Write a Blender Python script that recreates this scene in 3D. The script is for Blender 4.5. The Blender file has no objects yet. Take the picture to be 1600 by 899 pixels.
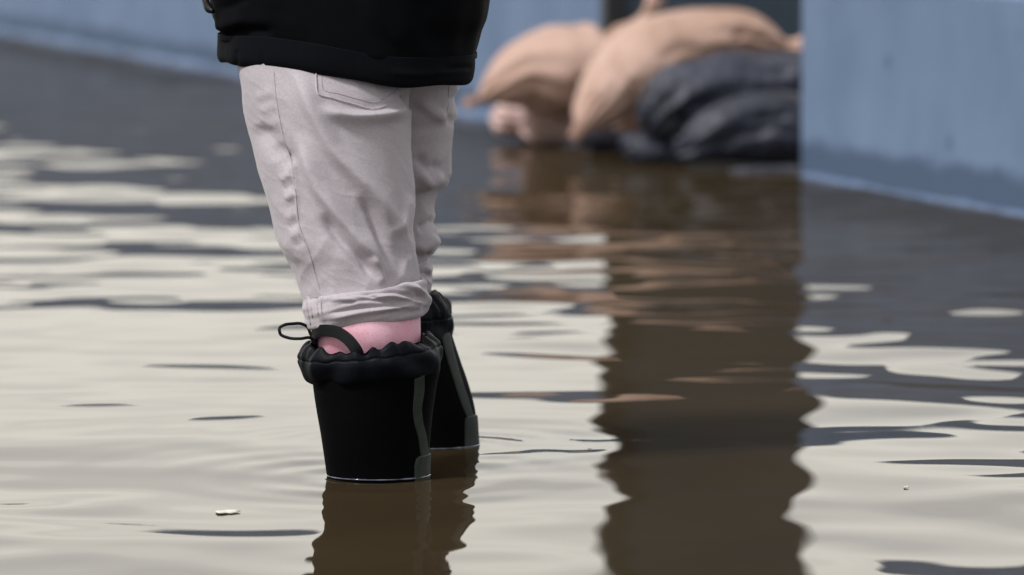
import bpy, bmesh, math, random
import numpy as np
from mathutils import Vector, noise as mnoise

R = math.radians
scene = bpy.context.scene
col = scene.collection

# ------------------------------------------------------------------ camera
F, H, YH = 8889.0, 0.825, -235.0          # focal length in photo pixels, camera height over the water, horizon row
PITCH = math.atan((449.5 - YH) / F)
cam_d = bpy.data.cameras.new('camera')
cam = bpy.data.objects.new('camera', cam_d); col.objects.link(cam)
cam_d.sensor_width = 36.0; cam_d.lens = 36.0 * F / 1600.0
cam_d.clip_start = 0.1; cam_d.clip_end = 6000
cam.location = (0, 0, H); cam.rotation_euler = (R(90) - PITCH, 0, 0)
cam_d.dof.use_dof = True; cam_d.dof.focus_distance = 7.45; cam_d.dof.aperture_fstop = 5.6
scene.camera = cam

# ------------------------------------------------------------------ sky, sun, exposure
SUN_EL, SUN_AZ = 49.0, -124.0             # azimuth measured clockwise from +Y: high on the left
world = bpy.data.worlds.new('World'); scene.world = world; world.use_nodes = True
nt = world.node_tree; nt.nodes.clear()
out = nt.nodes.new('ShaderNodeOutputWorld'); bg = nt.nodes.new('ShaderNodeBackground')
sky = nt.nodes.new('ShaderNodeTexSky'); sky.sky_type = 'NISHITA'; sky.sun_disc = False
sky.sun_elevation = R(SUN_EL); sky.sun_rotation = R(SUN_AZ); sky.air_density = 1.0; sky.dust_density = 3.0; sky.ozone_density = 1.0
hs = nt.nodes.new('ShaderNodeHueSaturation'); hs.inputs['Saturation'].default_value = 0.55
tc = nt.nodes.new('ShaderNodeTexCoord'); mp = nt.nodes.new('ShaderNodeMapping'); mp.inputs['Scale'].default_value = (1, 1, 7)
cn = nt.nodes.new('ShaderNodeTexNoise'); cn.inputs['Scale'].default_value = 2.4; cn.inputs['Detail'].default_value = 5
cr = nt.nodes.new('ShaderNodeValToRGB')
cr.color_ramp.elements[0].position = 0.3; cr.color_ramp.elements[0].color = (6.5, 6.35, 6.1, 1)
cr.color_ramp.elements[1].position = 0.7; cr.color_ramp.elements[1].color = (9.4, 9.1, 8.4, 1)
mx = nt.nodes.new('ShaderNodeMixRGB'); mx.inputs[0].default_value = 0.72
L = nt.links.new
L(sky.outputs[0], hs.inputs['Color']); L(tc.outputs['Generated'], mp.inputs[0]); L(mp.outputs[0], cn.inputs['Vector'])
L(cn.outputs['Fac'], cr.inputs[0]); L(hs.outputs[0], mx.inputs[1]); L(cr.outputs[0], mx.inputs[2])
# extra sky brightness added low down ahead, so the water reflects brighter
nrm = nt.nodes.new('ShaderNodeVectorMath'); nrm.operation = 'DOT_PRODUCT'; nrm.inputs[1].default_value = (.05, .99, .08)
mr = nt.nodes.new('ShaderNodeMapRange'); mr.interpolation_type = 'SMOOTHSTEP'
for k_, v_ in (('From Min', .55), ('From Max', .98), ('To Min', .62), ('To Max', 2.12)): mr.inputs[k_].default_value = v_
ml = nt.nodes.new('ShaderNodeVectorMath'); ml.operation = 'SCALE'
L(tc.outputs['Generated'], nrm.inputs[0]); L(nrm.outputs['Value'], mr.inputs['Value'])
L(mx.outputs[0], ml.inputs[0]); L(mr.outputs[0], ml.inputs['Scale'])
L(ml.outputs[0], bg.inputs[0]); bg.inputs[1].default_value = 0.15; L(bg.outputs[0], out.inputs[0])

sd = bpy.data.lights.new('sun', 'SUN'); sun = bpy.data.objects.new('sun', sd); col.objects.link(sun)
sd.energy = 2.5; sd.angle = R(11); sd.color = (1, 0.985, 0.965)
az, el = R(SUN_AZ), R(SUN_EL)
sv = Vector((math.sin(az) * math.cos(el), math.cos(az) * math.cos(el), math.sin(el)))
sun.rotation_euler = sv.to_track_quat('Z', 'Y').to_euler()

vs = scene.view_settings
scene.display_settings.display_device = 'sRGB'
vs.view_transform = 'Standard'; vs.look = 'None'; vs.exposure = 0.0; vs.gamma = 1.0; vs.use_curve_mapping = False
scene.render.engine = 'CYCLES'
scene.cycles.use_denoising = True
scene.cycles.max_bounces = 6

# ------------------------------------------------------------------ helpers
cp, sp = math.cos(PITCH), math.sin(PITCH)
def P(px, py, Y):
    """world point seen at photo pixel (px,py) at world distance Y"""
    u = (px - 800.0) / F; v = (py - 449.5) / F
    dy = cp - v * sp; dz = -sp - v * cp
    t = Y / dy
    return np.array([t * u, Y, H + t * dz])
def proj(X, Y, Z):
    zz = Z - H
    d = Y * cp - zz * sp; up = Y * sp + zz * cp
    return 800 + F * X / d, 449.5 - F * up / d
def waterY(py):
    return F * H / (py - YH)

def tag(o, label=None, cat=None, group=None, kind=None):
    if label: o['label'] = label
    if cat: o['category'] = cat
    if group: o['group'] = group
    if kind: o['kind'] = kind
    return o
def link(name, me, mat, parent=None, smooth=True):
    o = bpy.data.objects.new(name, me); col.objects.link(o)
    if mat:
        me.materials.append(mat)
    if smooth:
        me.polygons.foreach_set('use_smooth', [True] * len(me.polygons))
    if parent:
        o.parent = parent
        o.matrix_parent_inverse = parent.matrix_world.inverted()
    return o
def empty(name, loc):
    o = bpy.data.objects.new(name, None); col.objects.link(o); o.location = loc
    bpy.context.view_layer.update()
    return o
def grid_mesh(name, G, wrap=True, cap0=False, cap1=False):
    """G: rows x cols x 3"""
    r, c, _ = G.shape
    verts = G.reshape(-1, 3).tolist(); faces = []
    cc = c if wrap else c - 1
    for i in range(r - 1):
        for j in range(cc):
            k = (j + 1) % c
            faces.append((i * c + j, i * c + k, (i + 1) * c + k, (i + 1) * c + j))
    if cap0: verts.append(G[0].mean(0).tolist()); n = len(verts) - 1; faces += [(n, (j + 1) % c, j) for j in range(c)]
    if cap1: verts.append(G[-1].mean(0).tolist()); n = len(verts) - 1; b = (r - 1) * c; faces += [(n, b + j, b + (j + 1) % c) for j in range(c)]
    me = bpy.data.meshes.new(name); me.from_pydata(verts, [], faces)
    return me
def join_meshes(name, parts):
    """merge several mesh datablocks into one"""
    v = []; f = []
    for m in parts:
        b = len(v); v += [tuple(x.co) for x in m.vertices]; f += [tuple(b + i for i in p.vertices) for p in m.polygons]
    me = bpy.data.meshes.new(name); me.from_pydata(v, [], f)
    for m in parts: bpy.data.meshes.remove(m)
    return me
def fix_normals(me):
    bm = bmesh.new(); bm.from_mesh(me); bmesh.ops.recalc_face_normals(bm, faces=bm.faces); bm.to_mesh(me); bm.free()
def remesh(me, voxel, smooth_it=3):
    o = bpy.data.objects.new('tmp', me); col.objects.link(o)
    m = o.modifiers.new('r', 'REMESH'); m.mode = 'VOXEL'; m.voxel_size = voxel
    s = o.modifiers.new('s', 'SMOOTH'); s.iterations = smooth_it; s.factor = 0.5
    dg = bpy.context.evaluated_depsgraph_get()
    res = bpy.data.meshes.new_from_object(o.evaluated_get(dg))
    bpy.data.objects.remove(o); bpy.data.meshes.remove(me)
    return res
def hermite(ts, vals, t, smooth=False):
    """smooth monotone-ish interpolation, vals: n x k"""
    ts = np.asarray(ts, float); vals = np.asarray(vals, float); t = np.asarray(t, float)
    d = np.zeros_like(vals)
    h = np.diff(ts)[:, None]; s = np.diff(vals, axis=0) / h
    for i in range(1, len(ts) - 1):
        a, b = s[i - 1], s[i]
        with np.errstate(divide='ignore', invalid='ignore'):
            m = np.where(a * b > 0, 2 * a * b / (a + b), 0.0)
        d[i] = m
    if smooth: d[1:-1] = (s[:-1] * h[1:] + s[1:] * h[:-1]) / (h[1:] + h[:-1])
    d[0] = s[0]; d[-1] = s[-1]
    i = np.clip(np.searchsorted(ts, t, side='right') - 1, 0, len(ts) - 2)
    hh = (ts[i + 1] - ts[i]); u = ((t - ts[i]) / hh)[:, None]; hh = hh[:, None]
    return ((2 * u**3 - 3 * u**2 + 1) * vals[i] + (u**3 - 2 * u**2 + u) * hh * d[i] + (-2 * u**3 + 3 * u**2) * vals[i + 1] + (u**3 - u**2) * hh * d[i + 1])
def vnoise(X, Y, Z, seed=0):
    """cheap smooth numpy noise: sum of sines with random directions"""
    rs = np.random.RandomState(seed); n = np.zeros_like(X)
    for k in range(14):
        d = rs.normal(size=3); d /= np.linalg.norm(d); f = rs.uniform(0.6, 1.7); p = rs.uniform(0, 6.28)
        n += np.sin(6.283 * f * (X * d[0] + Y * d[1] + Z * d[2]) + p)
    return n / math.sqrt(14)

def pnoise(A, B, C):
    f = mnoise.noise; a, b, c = A.ravel().tolist(), B.ravel().tolist(), C.ravel().tolist()
    return np.array([f(v) for v in zip(a, b, c)]).reshape(A.shape)
def drape(G, dx, dz, fa, fl, seed, sharp=1.0):
    """ridged cloth folds running along (dx,dz) on the hanging surface"""
    l = math.hypot(dx, dz); dx /= l; dz /= l
    al = G[..., 0] * dx + G[..., 2] * dz; ac = G[..., 0] * dz - G[..., 2] * dx
    w = .6 * pnoise(al * fl * .8 + seed, ac * fl * 1.5, G[..., 1] * 4)
    n = pnoise(ac * fa + w, al * fl + seed * 1.7, G[..., 1] * fa * .35)
    return (1 - np.minimum(np.abs(n) * 2.2 * sharp, 1)) ** 1.4

class Loft:
    """tube lofted through rows (py, xl, xr, Yc, b): measured outline at each level, distance and half depth"""
    def __init__(self, rows, nr=80, nc=96, sup=2.2, tilt=0.0, fore=0.0, byidx=False):
        A = []
        for row in rows:
            py, xl, xr, Y, b = row[:5]
            c = P((xl + xr) / 2, py, Y); a = (xr - xl) / 2 * Y / F
            A.append([c[0], c[1], c[2], a, b])
        A = np.array(A); ts = np.arange(len(A)) if byidx else np.array([r[0] for r in rows], float)
        self.ts, self.A = ts, A; self.sup = sup; self.tilt = tilt; self.fore = fore
        self.t = np.linspace(ts[0], ts[-1], nr); self.th = np.linspace(0, 2 * np.pi, nc, endpoint=False)
        self.G = self.at(*np.meshgrid(self.t, self.th, indexing='ij'))
    def at(self, T, TH):
        shp = T.shape; V = hermite(self.ts, self.A, T.ravel()).reshape(shp + (5,))
        c, s = np.cos(TH), np.sin(TH); e = 2.0 / self.sup
        cx = np.sign(c) * np.abs(c)**e; sy = np.sign(s) * np.abs(s)**e
        X = V[..., 0] + V[..., 3] * cx; Y = V[..., 1] + V[..., 4] * sy
        Z = V[..., 2] + self.tilt * V[..., 3] * cx + self.fore * V[..., 4] * sy
        return np.stack([X, Y, Z], -1)
    def theta_for(self, px, t):
        """angle on the near side whose column is seen at photo x = px on level t"""
        V = hermite(self.ts, self.A, np.array([t]))[0]
        x = (px - 800) / F * (V[1] - V[4] * 0.7); q = np.clip((x - V[0]) / V[3], -1, 1)
        q = np.sign(q) * abs(q)**(self.sup / 2)
        return -math.acos(q)
    def tlevel(self, py):
        return py
def normals(G, wrap=True):
    if wrap: dc = np.roll(G, -1, 1) - np.roll(G, 1, 1)
    else: dc = np.gradient(G, axis=1)
    dr = np.gradient(G, axis=0)
    n = np.cross(dc, dr); l = np.linalg.norm(n, axis=-1, keepdims=True); n = n / np.maximum(l, 1e-9)
    c = G.mean(axis=(0, 1)) if wrap else None
    if wrap:
        cr_ = G.mean(axis=1, keepdims=True)
        sgn = np.sign(np.sum(n * (G - cr_), axis=(1, 2)))[:, None, None]; sgn[sgn == 0] = 1
        sgn = np.sign(np.sum(sgn)) or 1
        n = n * sgn
    return n
def displace(G, hfun, wrap=True):
    n = normals(G, wrap); px, py = proj(G[..., 0], G[..., 1], G[..., 2])
    return G + n * hfun(px, py, G, n)[..., None]
def spline(pts, n=60):
    pts = np.array(pts, float); ts = np.r_[0, np.cumsum(np.linalg.norm(np.diff(pts, axis=0), axis=1))]
    return hermite(ts, pts, np.linspace(0, ts[-1], n), True)
def ridges(px, py, lst):
    """folds: each (points in photo pixels, height in m, width one side, width other side)"""
    h = np.zeros_like(px); sh = px.shape; p = np.stack([px.ravel(), py.ravel()], -1); hh = h.ravel()
    for pts, amp, w1, w2 in lst:
        s = spline(pts, 50); m = (p[:, 0] > s[:, 0].min() - 60) & (p[:, 0] < s[:, 0].max() + 60) & (p[:, 1] > s[:, 1].min() - 60) & (p[:, 1] < s[:, 1].max() + 60)
        q = p[m]
        if not len(q): continue
        d = q[:, None, :] - s[None]; d2 = (d**2).sum(-1); k = d2.argmin(1)
        tg = np.gradient(s, axis=0); sl = np.linalg.norm(tg, axis=1); tg = (tg / sl[:, None])[k]; dd = d[np.arange(len(q)), k]
        side = tg[:, 0] * dd[:, 1] - tg[:, 1] * dd[:, 0]; along = (tg * dd).sum(1) / sl[k]
        u = np.clip((k + along) / 49.0, 0, 1)
        w = (w1 + w2) / 2 + (w1 - w2) / 2 * np.tanh(side / (.4 * min(w1, w2)))
        taper = np.clip(np.minimum(u, 1 - u) / 0.25, 0.0, 1); taper = taper * taper * (3 - 2 * taper)
        hh[m] += amp * np.exp(-(side / w)**2) * taper * (np.abs(along) < 8)
    return hh.reshape(sh)

# ------------------------------------------------------------------ materials
def new_mat(name, base, rough=0.6, metallic=0.0, spec=0.5, sheen=0.0, sss=0.0):
    m = bpy.data.materials.new(name); m.use_nodes = True; n = m.node_tree; b = n.nodes['Principled BSDF']
    b.inputs['Base Color'].default_value = (*base, 1); b.inputs['Roughness'].default_value = rough; b.inputs['Metallic'].default_value = metallic
    b.inputs['Specular IOR Level'].default_value = spec
    if sheen: b.inputs['Sheen Weight'].default_value = sheen; b.inputs['Sheen Roughness'].default_value = 0.5
    return m
def coords(m, scale=(1, 1, 1)):
    n = m.node_tree; t = n.nodes.new('ShaderNodeTexCoord'); k = n.nodes.new('ShaderNodeMapping'); k.inputs['Scale'].default_value = scale
    n.links.new(t.outputs['Object'], k.inputs[0]); return k.outputs[0]
def vary(m, c1, c2, scale, detail=6, lo=0.35, hi=0.65, stretch=(1, 1, 1), rough=0.6):
    n = m.node_tree; b = n.nodes['Principled BSDF']
    t = n.nodes.new('ShaderNodeTexNoise'); t.inputs['Scale'].default_value = scale; t.inputs['Detail'].default_value = detail; t.inputs['Roughness'].default_value = rough
    n.links.new(coords(m, stretch), t.inputs['Vector'])
    r = n.nodes.new('ShaderNodeValToRGB'); r.color_ramp.elements[0].position = lo; r.color_ramp.elements[1].position = hi
    r.color_ramp.elements[0].color = (*c1, 1); r.color_ramp.elements[1].color = (*c2, 1)
    n.links.new(t.outputs['Fac'], r.inputs[0]); n.links.new(r.outputs[0], b.inputs['Base Color'])
    return r
def bump(m, layers):
    """layers: (scale, detail, strength, distance, stretch)"""
    n = m.node_tree; b = n.nodes['Principled BSDF']; prev = None
    for sc, de, st, di, stch in layers:
        t = n.nodes.new('ShaderNodeTexNoise'); t.inputs['Scale'].default_value = sc; t.inputs['Detail'].default_value = de
        n.links.new(coords(m, stch), t.inputs['Vector'])
        k = n.nodes.new('ShaderNodeBump'); k.inputs['Strength'].default_value = st; k.inputs['Distance'].default_value = di
        n.links.new(t.outputs['Fac'], k.inputs['Height'])
        if prev: n.links.new(prev, k.inputs['Normal'])
        prev = k.outputs[0]
    n.links.new(prev, b.inputs['Normal'])

M = {}
M['cotton'] = new_mat('cotton twill', (.44, .39, .40), 0.85, spec=0.2, sheen=0.25)
vary(M['cotton'], (.45, .41, .445), (.55, .505, .555), 260, 8, .3, .7, (1, 1, 1.6))
bump(M['cotton'], [(700, 3, .5, .0008, (1, 1, 1)), (70, 5, .3, .0018, (1, 1, .6))])
M['stitch'] = new_mat('stitching', (.30, .25, .27), 0.9, spec=.1)
vary(M['stitch'], (.36, .31, .33), (.50, .45, .47), 700, 2)
M['jacket'] = new_mat('softshell', (.0026, .0030, .0042), 0.8, spec=.06)
bump(M['jacket'], [(1100, 2, .3, .0004, (1, 1, 1)), (14, 3, .25, .006, (1, 1, 1))])
M['jacket_hem'] = new_mat('softshell hem', (.0052, .0058, .0085), 0.85, spec=.07)
bump(M['jacket_hem'], [(1100, 2, .3, .0004, (1, 1, 1)), (30, 4, .4, .004, (1, 1, .4))])
M['neoprene'] = new_mat('neoprene', (.0016, .0018, .0024), 0.75, spec=.05)
bump(M['neoprene'], [(1300, 2, .25, .0003, (1, 1, 1)), (20, 3, .15, .004, (1, 1, 1))])
M['nylon'] = new_mat('nylon', (.0032, .0042, .0078), 0.55, spec=.13)
bump(M['nylon'], [(60, 5, .6, .004, (1, 1, .45)), (900, 2, .2, .0003, (1, 1, 1))])
M['rubber'] = new_mat('olive rubber', (.022, .028, .024), 0.6, spec=.2)
vary(M['rubber'], (.032, .041, .034), (.046, .056, .048), 90, 5)
M['webbing'] = new_mat('black webbing', (.006, .007, .009), 0.55, spec=.2)
bump(M['webbing'], [(500, 2, .6, .0008, (1, 1, 1))])
M['cord'] = new_mat('black cord', (.006, .007, .009), 0.5, spec=.25)
bump(M['cord'], [(900, 1, .7, .0008, (1, 1, 1))])
M['hair'] = new_mat('hair', (.05, .035, .025), 0.6); bump(M['hair'], [(120, 4, .8, .006, (1, 1, .1))])
M['zip'] = new_mat('zip', (.015, .015, .018), .35, .6)

# skin with small follicles
M['skin'] = new_mat('skin', (.74, .40, .41), 0.5, spec=.35)
def skin():
    m = M['skin']; n = m.node_tree; b = n.nodes['Principled BSDF']
    r = vary(m, (.95, .44, .57), (.97, .59, .71), 22, 5, .35, .65)
    v = n.nodes.new('ShaderNodeTexVoronoi'); v.inputs['Scale'].default_value = 290; v.inputs['Randomness'].default_value = 1
    n.links.new(coords(m), v.inputs['Vector'])
    rr = n.nodes.new('ShaderNodeValToRGB'); rr.color_ramp.elements[0].position = .12; rr.color_ramp.elements[0].color = (.78, .68, .72, 1)
    rr.color_ramp.elements[1].position = .30; rr.color_ramp.elements[1].color = (1, 1, 1, 1)
    n.links.new(v.outputs['Distance'], rr.inputs[0])
    k = n.nodes.new('ShaderNodeMixRGB'); k.blend_type = 'MULTIPLY'; k.inputs[0].default_value = 1
    n.links.new(r.outputs[0], k.inputs[1]); n.links.new(rr.outputs[0], k.inputs[2]); n.links.new(k.outputs[0], b.inputs['Base Color'])
    b.inputs['Subsurface Weight'].default_value = .0; b.inputs['Subsurface Radius'].default_value = (.01, .004, .003); b.inputs['Subsurface Scale'].default_value = .3
    bump(m, [(400, 3, .25, .0006, (1, 1, 1))])
skin()

# painted wall with a wet band above the water line
def wall_material():
    m = new_mat('painted render', (.2, .3, .45), .75, spec=.25); n = m.node_tree; b = n.nodes['Principled BSDF']
    g = n.nodes.new('ShaderNodeNewGeometry'); s = n.nodes.new('ShaderNodeSeparateXYZ'); n.links.new(g.outputs['Position'], s.inputs[0])
    t = n.nodes.new('ShaderNodeTexNoise'); t.inputs['Scale'].default_value = 7; t.inputs['Detail'].default_value = 6
    n.links.new(g.outputs['Position'], t.inputs['Vector'])
    a = n.nodes.new('ShaderNodeMath'); a.operation = 'MULTIPLY_ADD'; a.inputs[1].default_value = -.075; n.links.new(t.outputs['Fac'], a.inputs[0]); n.links.new(s.outputs[2], a.inputs[2])
    r = n.nodes.new('ShaderNodeMapRange'); r.inputs['From Min'].default_value = .036; r.inputs['From Max'].default_value = .066
    n.links.new(a.outputs[0], r.inputs['Value'])
    c = n.nodes.new('ShaderNodeTexNoise'); c.inputs['Scale'].default_value = 3.2; c.inputs['Detail'].default_value = 7; n.links.new(g.outputs['Position'], c.inputs['Vector'])
    cr_ = n.nodes.new('ShaderNodeValToRGB'); cr_.color_ramp.elements[0].position = .3; cr_.color_ramp.elements[1].position = .7
    cr_.color_ramp.elements[0].color = (.128, .190, .310, 1); cr_.color_ramp.elements[1].color = (.175, .248, .385, 1)
    n.links.new(c.outputs['Fac'], cr_.inputs[0])
    sp_ = n.nodes.new('ShaderNodeTexVoronoi'); sp_.inputs['Scale'].default_value = 4.5; n.links.new(g.outputs['Position'], sp_.inputs['Vector'])
    sr = n.nodes.new('ShaderNodeValToRGB'); sr.color_ramp.elements[0].position = .05; sr.color_ramp.elements[0].color = (.6, .62, .68, 1); sr.color_ramp.elements[1].position = .13; sr.color_ramp.elements[1].color = (1, 1, 1, 1)
    n.links.new(sp_.outputs['Distance'], sr.inputs[0])
    mu = n.nodes.new('ShaderNodeMixRGB'); mu.blend_type = 'MULTIPLY'; mu.inputs[0].default_value = 1; n.links.new(cr_.outputs[0], mu.inputs[1]); n.links.new(sr.outputs[0], mu.inputs[2])
    mxx = n.nodes.new('ShaderNodeMixRGB'); mxx.inputs[1].default_value = (.075, .115, .19, 1)
    n.links.new(r.outputs[0], mxx.inputs[0]); n.links.new(mu.outputs[0], mxx.inputs[2]); n.links.new(mxx.outputs[0], b.inputs['Base Color'])
    bump(m, [(60, 6, .3, .004, (1, 1, 1))])
    return m
M['wall'] = wall_material()
M['gate'] = new_mat('dark painted steel', (.030, .043, .060), .55, spec=.4); vary(M['gate'], (.034, .054, .080), (.044, .066, .096), 3, 5)
M['gate_post'] = new_mat('black painted steel', (.010, .012, .016), .5); vary(M['gate_post'], (.008, .010, .013), (.014, .017, .022), 9, 4)
M['steel'] = new_mat('brushed steel', (.35, .36, .38), .35, .9); vary(M['steel'], (.3, .31, .33), (.4, .41, .43), 40, 3)
M['tan'] = new_mat('woven plastic tan', (.55, .34, .25), .7, spec=.3); vary(M['tan'], (.40, .255, .195), (.60, .415, .35), 6, 7, .28, .6)
bump(M['tan'], [(380, 2, .4, .001, (1, 1, 1)), (28, 5, .55, .012, (1, 1, 1))])
M['tan_pale'] = new_mat('woven plastic pale', (.6, .42, .36), .7, spec=.3); vary(M['tan_pale'], (.58, .40, .36), (.76, .58, .56), 12, 6, .3, .7)
bump(M['tan_pale'], [(28, 5, .55, .012, (1, 1, 1))])
M['black_bag'] = new_mat('wet black woven plastic', (.030, .034, .048), .5, spec=.5); vary(M['black_bag'], (.009, .011, .021), (.055, .062, .098), 7, 6, .3, .7)
bump(M['black_bag'], [(15, 3, .7, .03, (1, 1, 1)), (400, 2, .3, .001, (1, 1, 1))])
M['twine'] = new_mat('twine', (.25, .16, .10), .8); vary(M['twine'], (.2, .13, .08), (.3, .2, .13), 200, 2)
M['wall_reflection'] = new_mat('painted wall reflection', (.30, .38, .50), .6, spec=.2); vary(M['wall_reflection'], (.085, .13, .22), (.14, .20, .33), 9, 6)  # pale blue of the wall's reflection, painted as base colour
M['rim'] = new_mat('water film', (.16, .20, .30), .12, spec=.8); vary(M['rim'], (.03, .035, .05), (.19, .21, .30), 45, 4)
M['pavement'] = new_mat('drowned pavement', (.10, .085, .065), .9); vary(M['pavement'], (.07, .06, .045), (.13, .11, .085), 6, 6)
M['petal'] = new_mat('petal', (.75, .74, .68), .6); vary(M['petal'], (.62, .6, .5), (.8, .79, .74), 150, 3)

def water_material():
    m = bpy.data.materials.new('muddy flood water'); m.use_nodes = True; n = m.node_tree; n.nodes.clear(); K = n.links.new
    o = n.nodes.new('ShaderNodeOutputMaterial'); mixs = n.nodes.new('ShaderNodeMixShader'); df = n.nodes.new('ShaderNodeBsdfDiffuse'); gl = n.nodes.new('ShaderNodeBsdfGlossy')
    gl.inputs['Roughness'].default_value = .02; fr = n.nodes.new('ShaderNodeFresnel'); fr.inputs['IOR'].default_value = 1.333
    mu = n.nodes.new('ShaderNodeMath'); mu.operation = 'MULTIPLY'; mu.inputs[1].default_value = .49   # mirror scaled below its Fresnel strength
    t = n.nodes.new('ShaderNodeTexNoise'); t.inputs['Scale'].default_value = 1.4; t.inputs['Detail'].default_value = 6
    K(coords(m, (1, .5, 1)), t.inputs['Vector']); r_ = n.nodes.new('ShaderNodeValToRGB')
    r_.color_ramp.elements[0].position = .3; r_.color_ramp.elements[0].color = (.034, .024, .013, 1)
    r_.color_ramp.elements[1].position = .7; r_.color_ramp.elements[1].color = (.050, .037, .021, 1)
    K(t.outputs['Fac'], r_.inputs[0]); K(r_.outputs[0], df.inputs[0]); K(fr.outputs[0], mu.inputs[0]); K(mu.outputs[0], mixs.inputs[0])
    K(df.outputs[0], mixs.inputs[1]); K(gl.outputs[0], mixs.inputs[2]); K(mixs.outputs[0], o.inputs[0])
    gl.inputs['Color'].default_value = (1, .985, .955, 1)
    return m
M['water'] = water_material()

# ------------------------------------------------------------------ flood water: one sheet, fine where it is near
def axis(core0, core1, step, lo, hi):
    a = list(np.arange(core0, core1 + 1e-6, step)); s = step; x = a[-1]
    while x < hi: s *= 1.25; x += s; a.append(min(x, hi))
    s = step; x = a[0]; pre = []
    while x > lo: s *= 1.25; x -= s; pre.append(max(x, lo))
    return np.array(pre[::-1] + a)
WGRID = {}
def water_z(x, y):
    i = int(np.argmin(abs(WGRID['ys'] - y))); j = int(np.argmin(abs(WGRID['xs'] - x))); return float(WGRID['Z'][i, j])
def water():
    xs = axis(-2.6, 2.0, .018, -1500, 1500); ys = axis(5.9, 19.0, .018, -1500, 3500)
    Y, X = np.meshgrid(ys, xs, indexing='ij'); Z = np.zeros_like(X)
    rs = np.random.RandomState(11)
    # slow swell and wind ripples; crests run mostly across the view
    for lam0, lam1, n, slope, spread in WAVES:
        for k in range(n):
            lam = math.exp(rs.uniform(math.log(lam0), math.log(lam1))); a = rs.normal(0, spread) + R(8)
            kk = 2 * math.pi / lam; kx, ky = kk * math.sin(a), kk * math.cos(a); ph = rs.uniform(0, 6.283)
            am = slope * math.sqrt(2.0 / n) / kk
            Z += am * np.sin(kx * X + ky * Y + ph)
    # calmer and rougher patches
    patch = 0.80 + 0.28 * np.sin(X * 1.9 + Y * .55 + 1.0) * np.sin(Y * .8 - X * .7 + .4)
    far = np.clip((Y - 8.5) / 4.0, 0, 1)
    Z *= patch * (NEAR_AMP + (FAR_AMP - NEAR_AMP) * far)
    # rings that leave the boots
    for bx, by in ((-.178, 7.49), (-.113, 7.87)):
        r = np.hypot((X - bx), Y - by); Z += .0013 * np.exp(-np.clip(r - .07, 0, 9) / .11) * np.sin(r * 74) * (1 + .5 * np.sin(3 * np.arctan2(Y - by, X - bx)))
    edge = np.clip((np.hypot(X, Y - 12) - 14) / 10, 0, 1); Z *= 1 - edge
    WGRID.update(xs=xs, ys=ys, Z=Z)
    me = bpy.data.meshes.new('flood_water'); nr, nc = X.shape
    me.vertices.add(nr * nc); me.vertices.foreach_set('co', np.stack([X, Y, Z], -1).ravel())
    i = np.arange((nr - 1))[:, None] * nc + np.arange(nc - 1)[None]; q = np.stack([i, i + 1, i + nc + 1, i + nc], -1).reshape(-1, 4)
    me.loops.add(q.size); me.polygons.add(len(q)); me.loops.foreach_set('vertex_index', q.ravel().astype(np.int32))
    me.polygons.foreach_set('loop_start', np.arange(0, q.size, 4, dtype=np.int32)); me.polygons.foreach_set('loop_total', np.full(len(q), 4, dtype=np.int32))
    me.update(); me.validate()
    tag(link('flood_water', me, M['water']), 'muddy brown rippled flood water mirroring a pale sky', kind='structure')
WAVES = [(1.0, 2.4, 10, .010, .6), (.38, .9, 30, .0165, 1.05), (.14, .36, 34, .0165, 1.15)]
NEAR_AMP, FAR_AMP = .95, .95
water()
me = bpy.data.meshes.new('pavement'); me.from_pydata([(-60, -20, -.262), (60, -20, -.262), (60, 90, -.262), (-60, 90, -.262)], [], [(0, 1, 2, 3)])
tag(link('pavement', me, M['pavement'], smooth=False), kind='structure')

# ------------------------------------------------------------------ low walls and open gate
WD = np.array([.2588, -.9659]); WN = np.array([.9659, .2588])        # along the wall towards us; away from us through it
WL = np.array([.246, 16.2]); WR = np.array([.7295, 14.40])           # the two ends at the opening
def prism(name, a, b, t, z0, z1, mat, parent=None, seg=1, bev=.012, off=0.0, z1a=None):
    a = np.array(a, float) + WN * off; b = np.array(b, float) + WN * off; bm = bmesh.new()
    pts = [a, b, b + WN * t, a + WN * t]
    lo = [bm.verts.new((*p, z0)) for p in pts]; hi = [bm.verts.new((*p, q)) for p, q in zip(pts, (z1a or z1, z1, z1, z1a or z1))]
    bm.faces.new(lo); bm.faces.new(hi)
    for i in range(4): bm.faces.new((lo[i], lo[(i + 1) % 4], hi[(i + 1) % 4], hi[i]))
    bmesh.ops.recalc_face_normals(bm, faces=bm.faces)
    if bev: bmesh.ops.bevel(bm, geom=bm.edges[:], offset=bev, segments=3, affect='EDGES', profile=.5)
    me = bpy.data.meshes.new(name); bm.to_mesh(me); bm.free()
    return link(name, me, mat, parent, smooth=False)
LH, RH = .50, .495
far = WL - WD * 17; near = WR + WD * 11.0
w = empty('low_wall', (*WL, -.262)); prism('wall_body', far, WL, .30, -.262, LH, M['wall'], w, z1a=1.12)
tag(w, 'long blue-grey painted wall behind the person, running off to the left', 'wall', 'blue-grey walls either side of the opening')
w = empty('low_wall', (*WR, -.262)); prism('wall_body', WR, near, .30, -.262, RH, M['wall'], w)
tag(w, 'blue-grey painted wall with wet band right of the sandbags', 'wall', 'blue-grey walls either side of the opening')
g = empty('gate', (*WL, -.262)); tag(g, 'tall dark blue-grey gate standing open behind the sandbags', 'gate')
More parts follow.
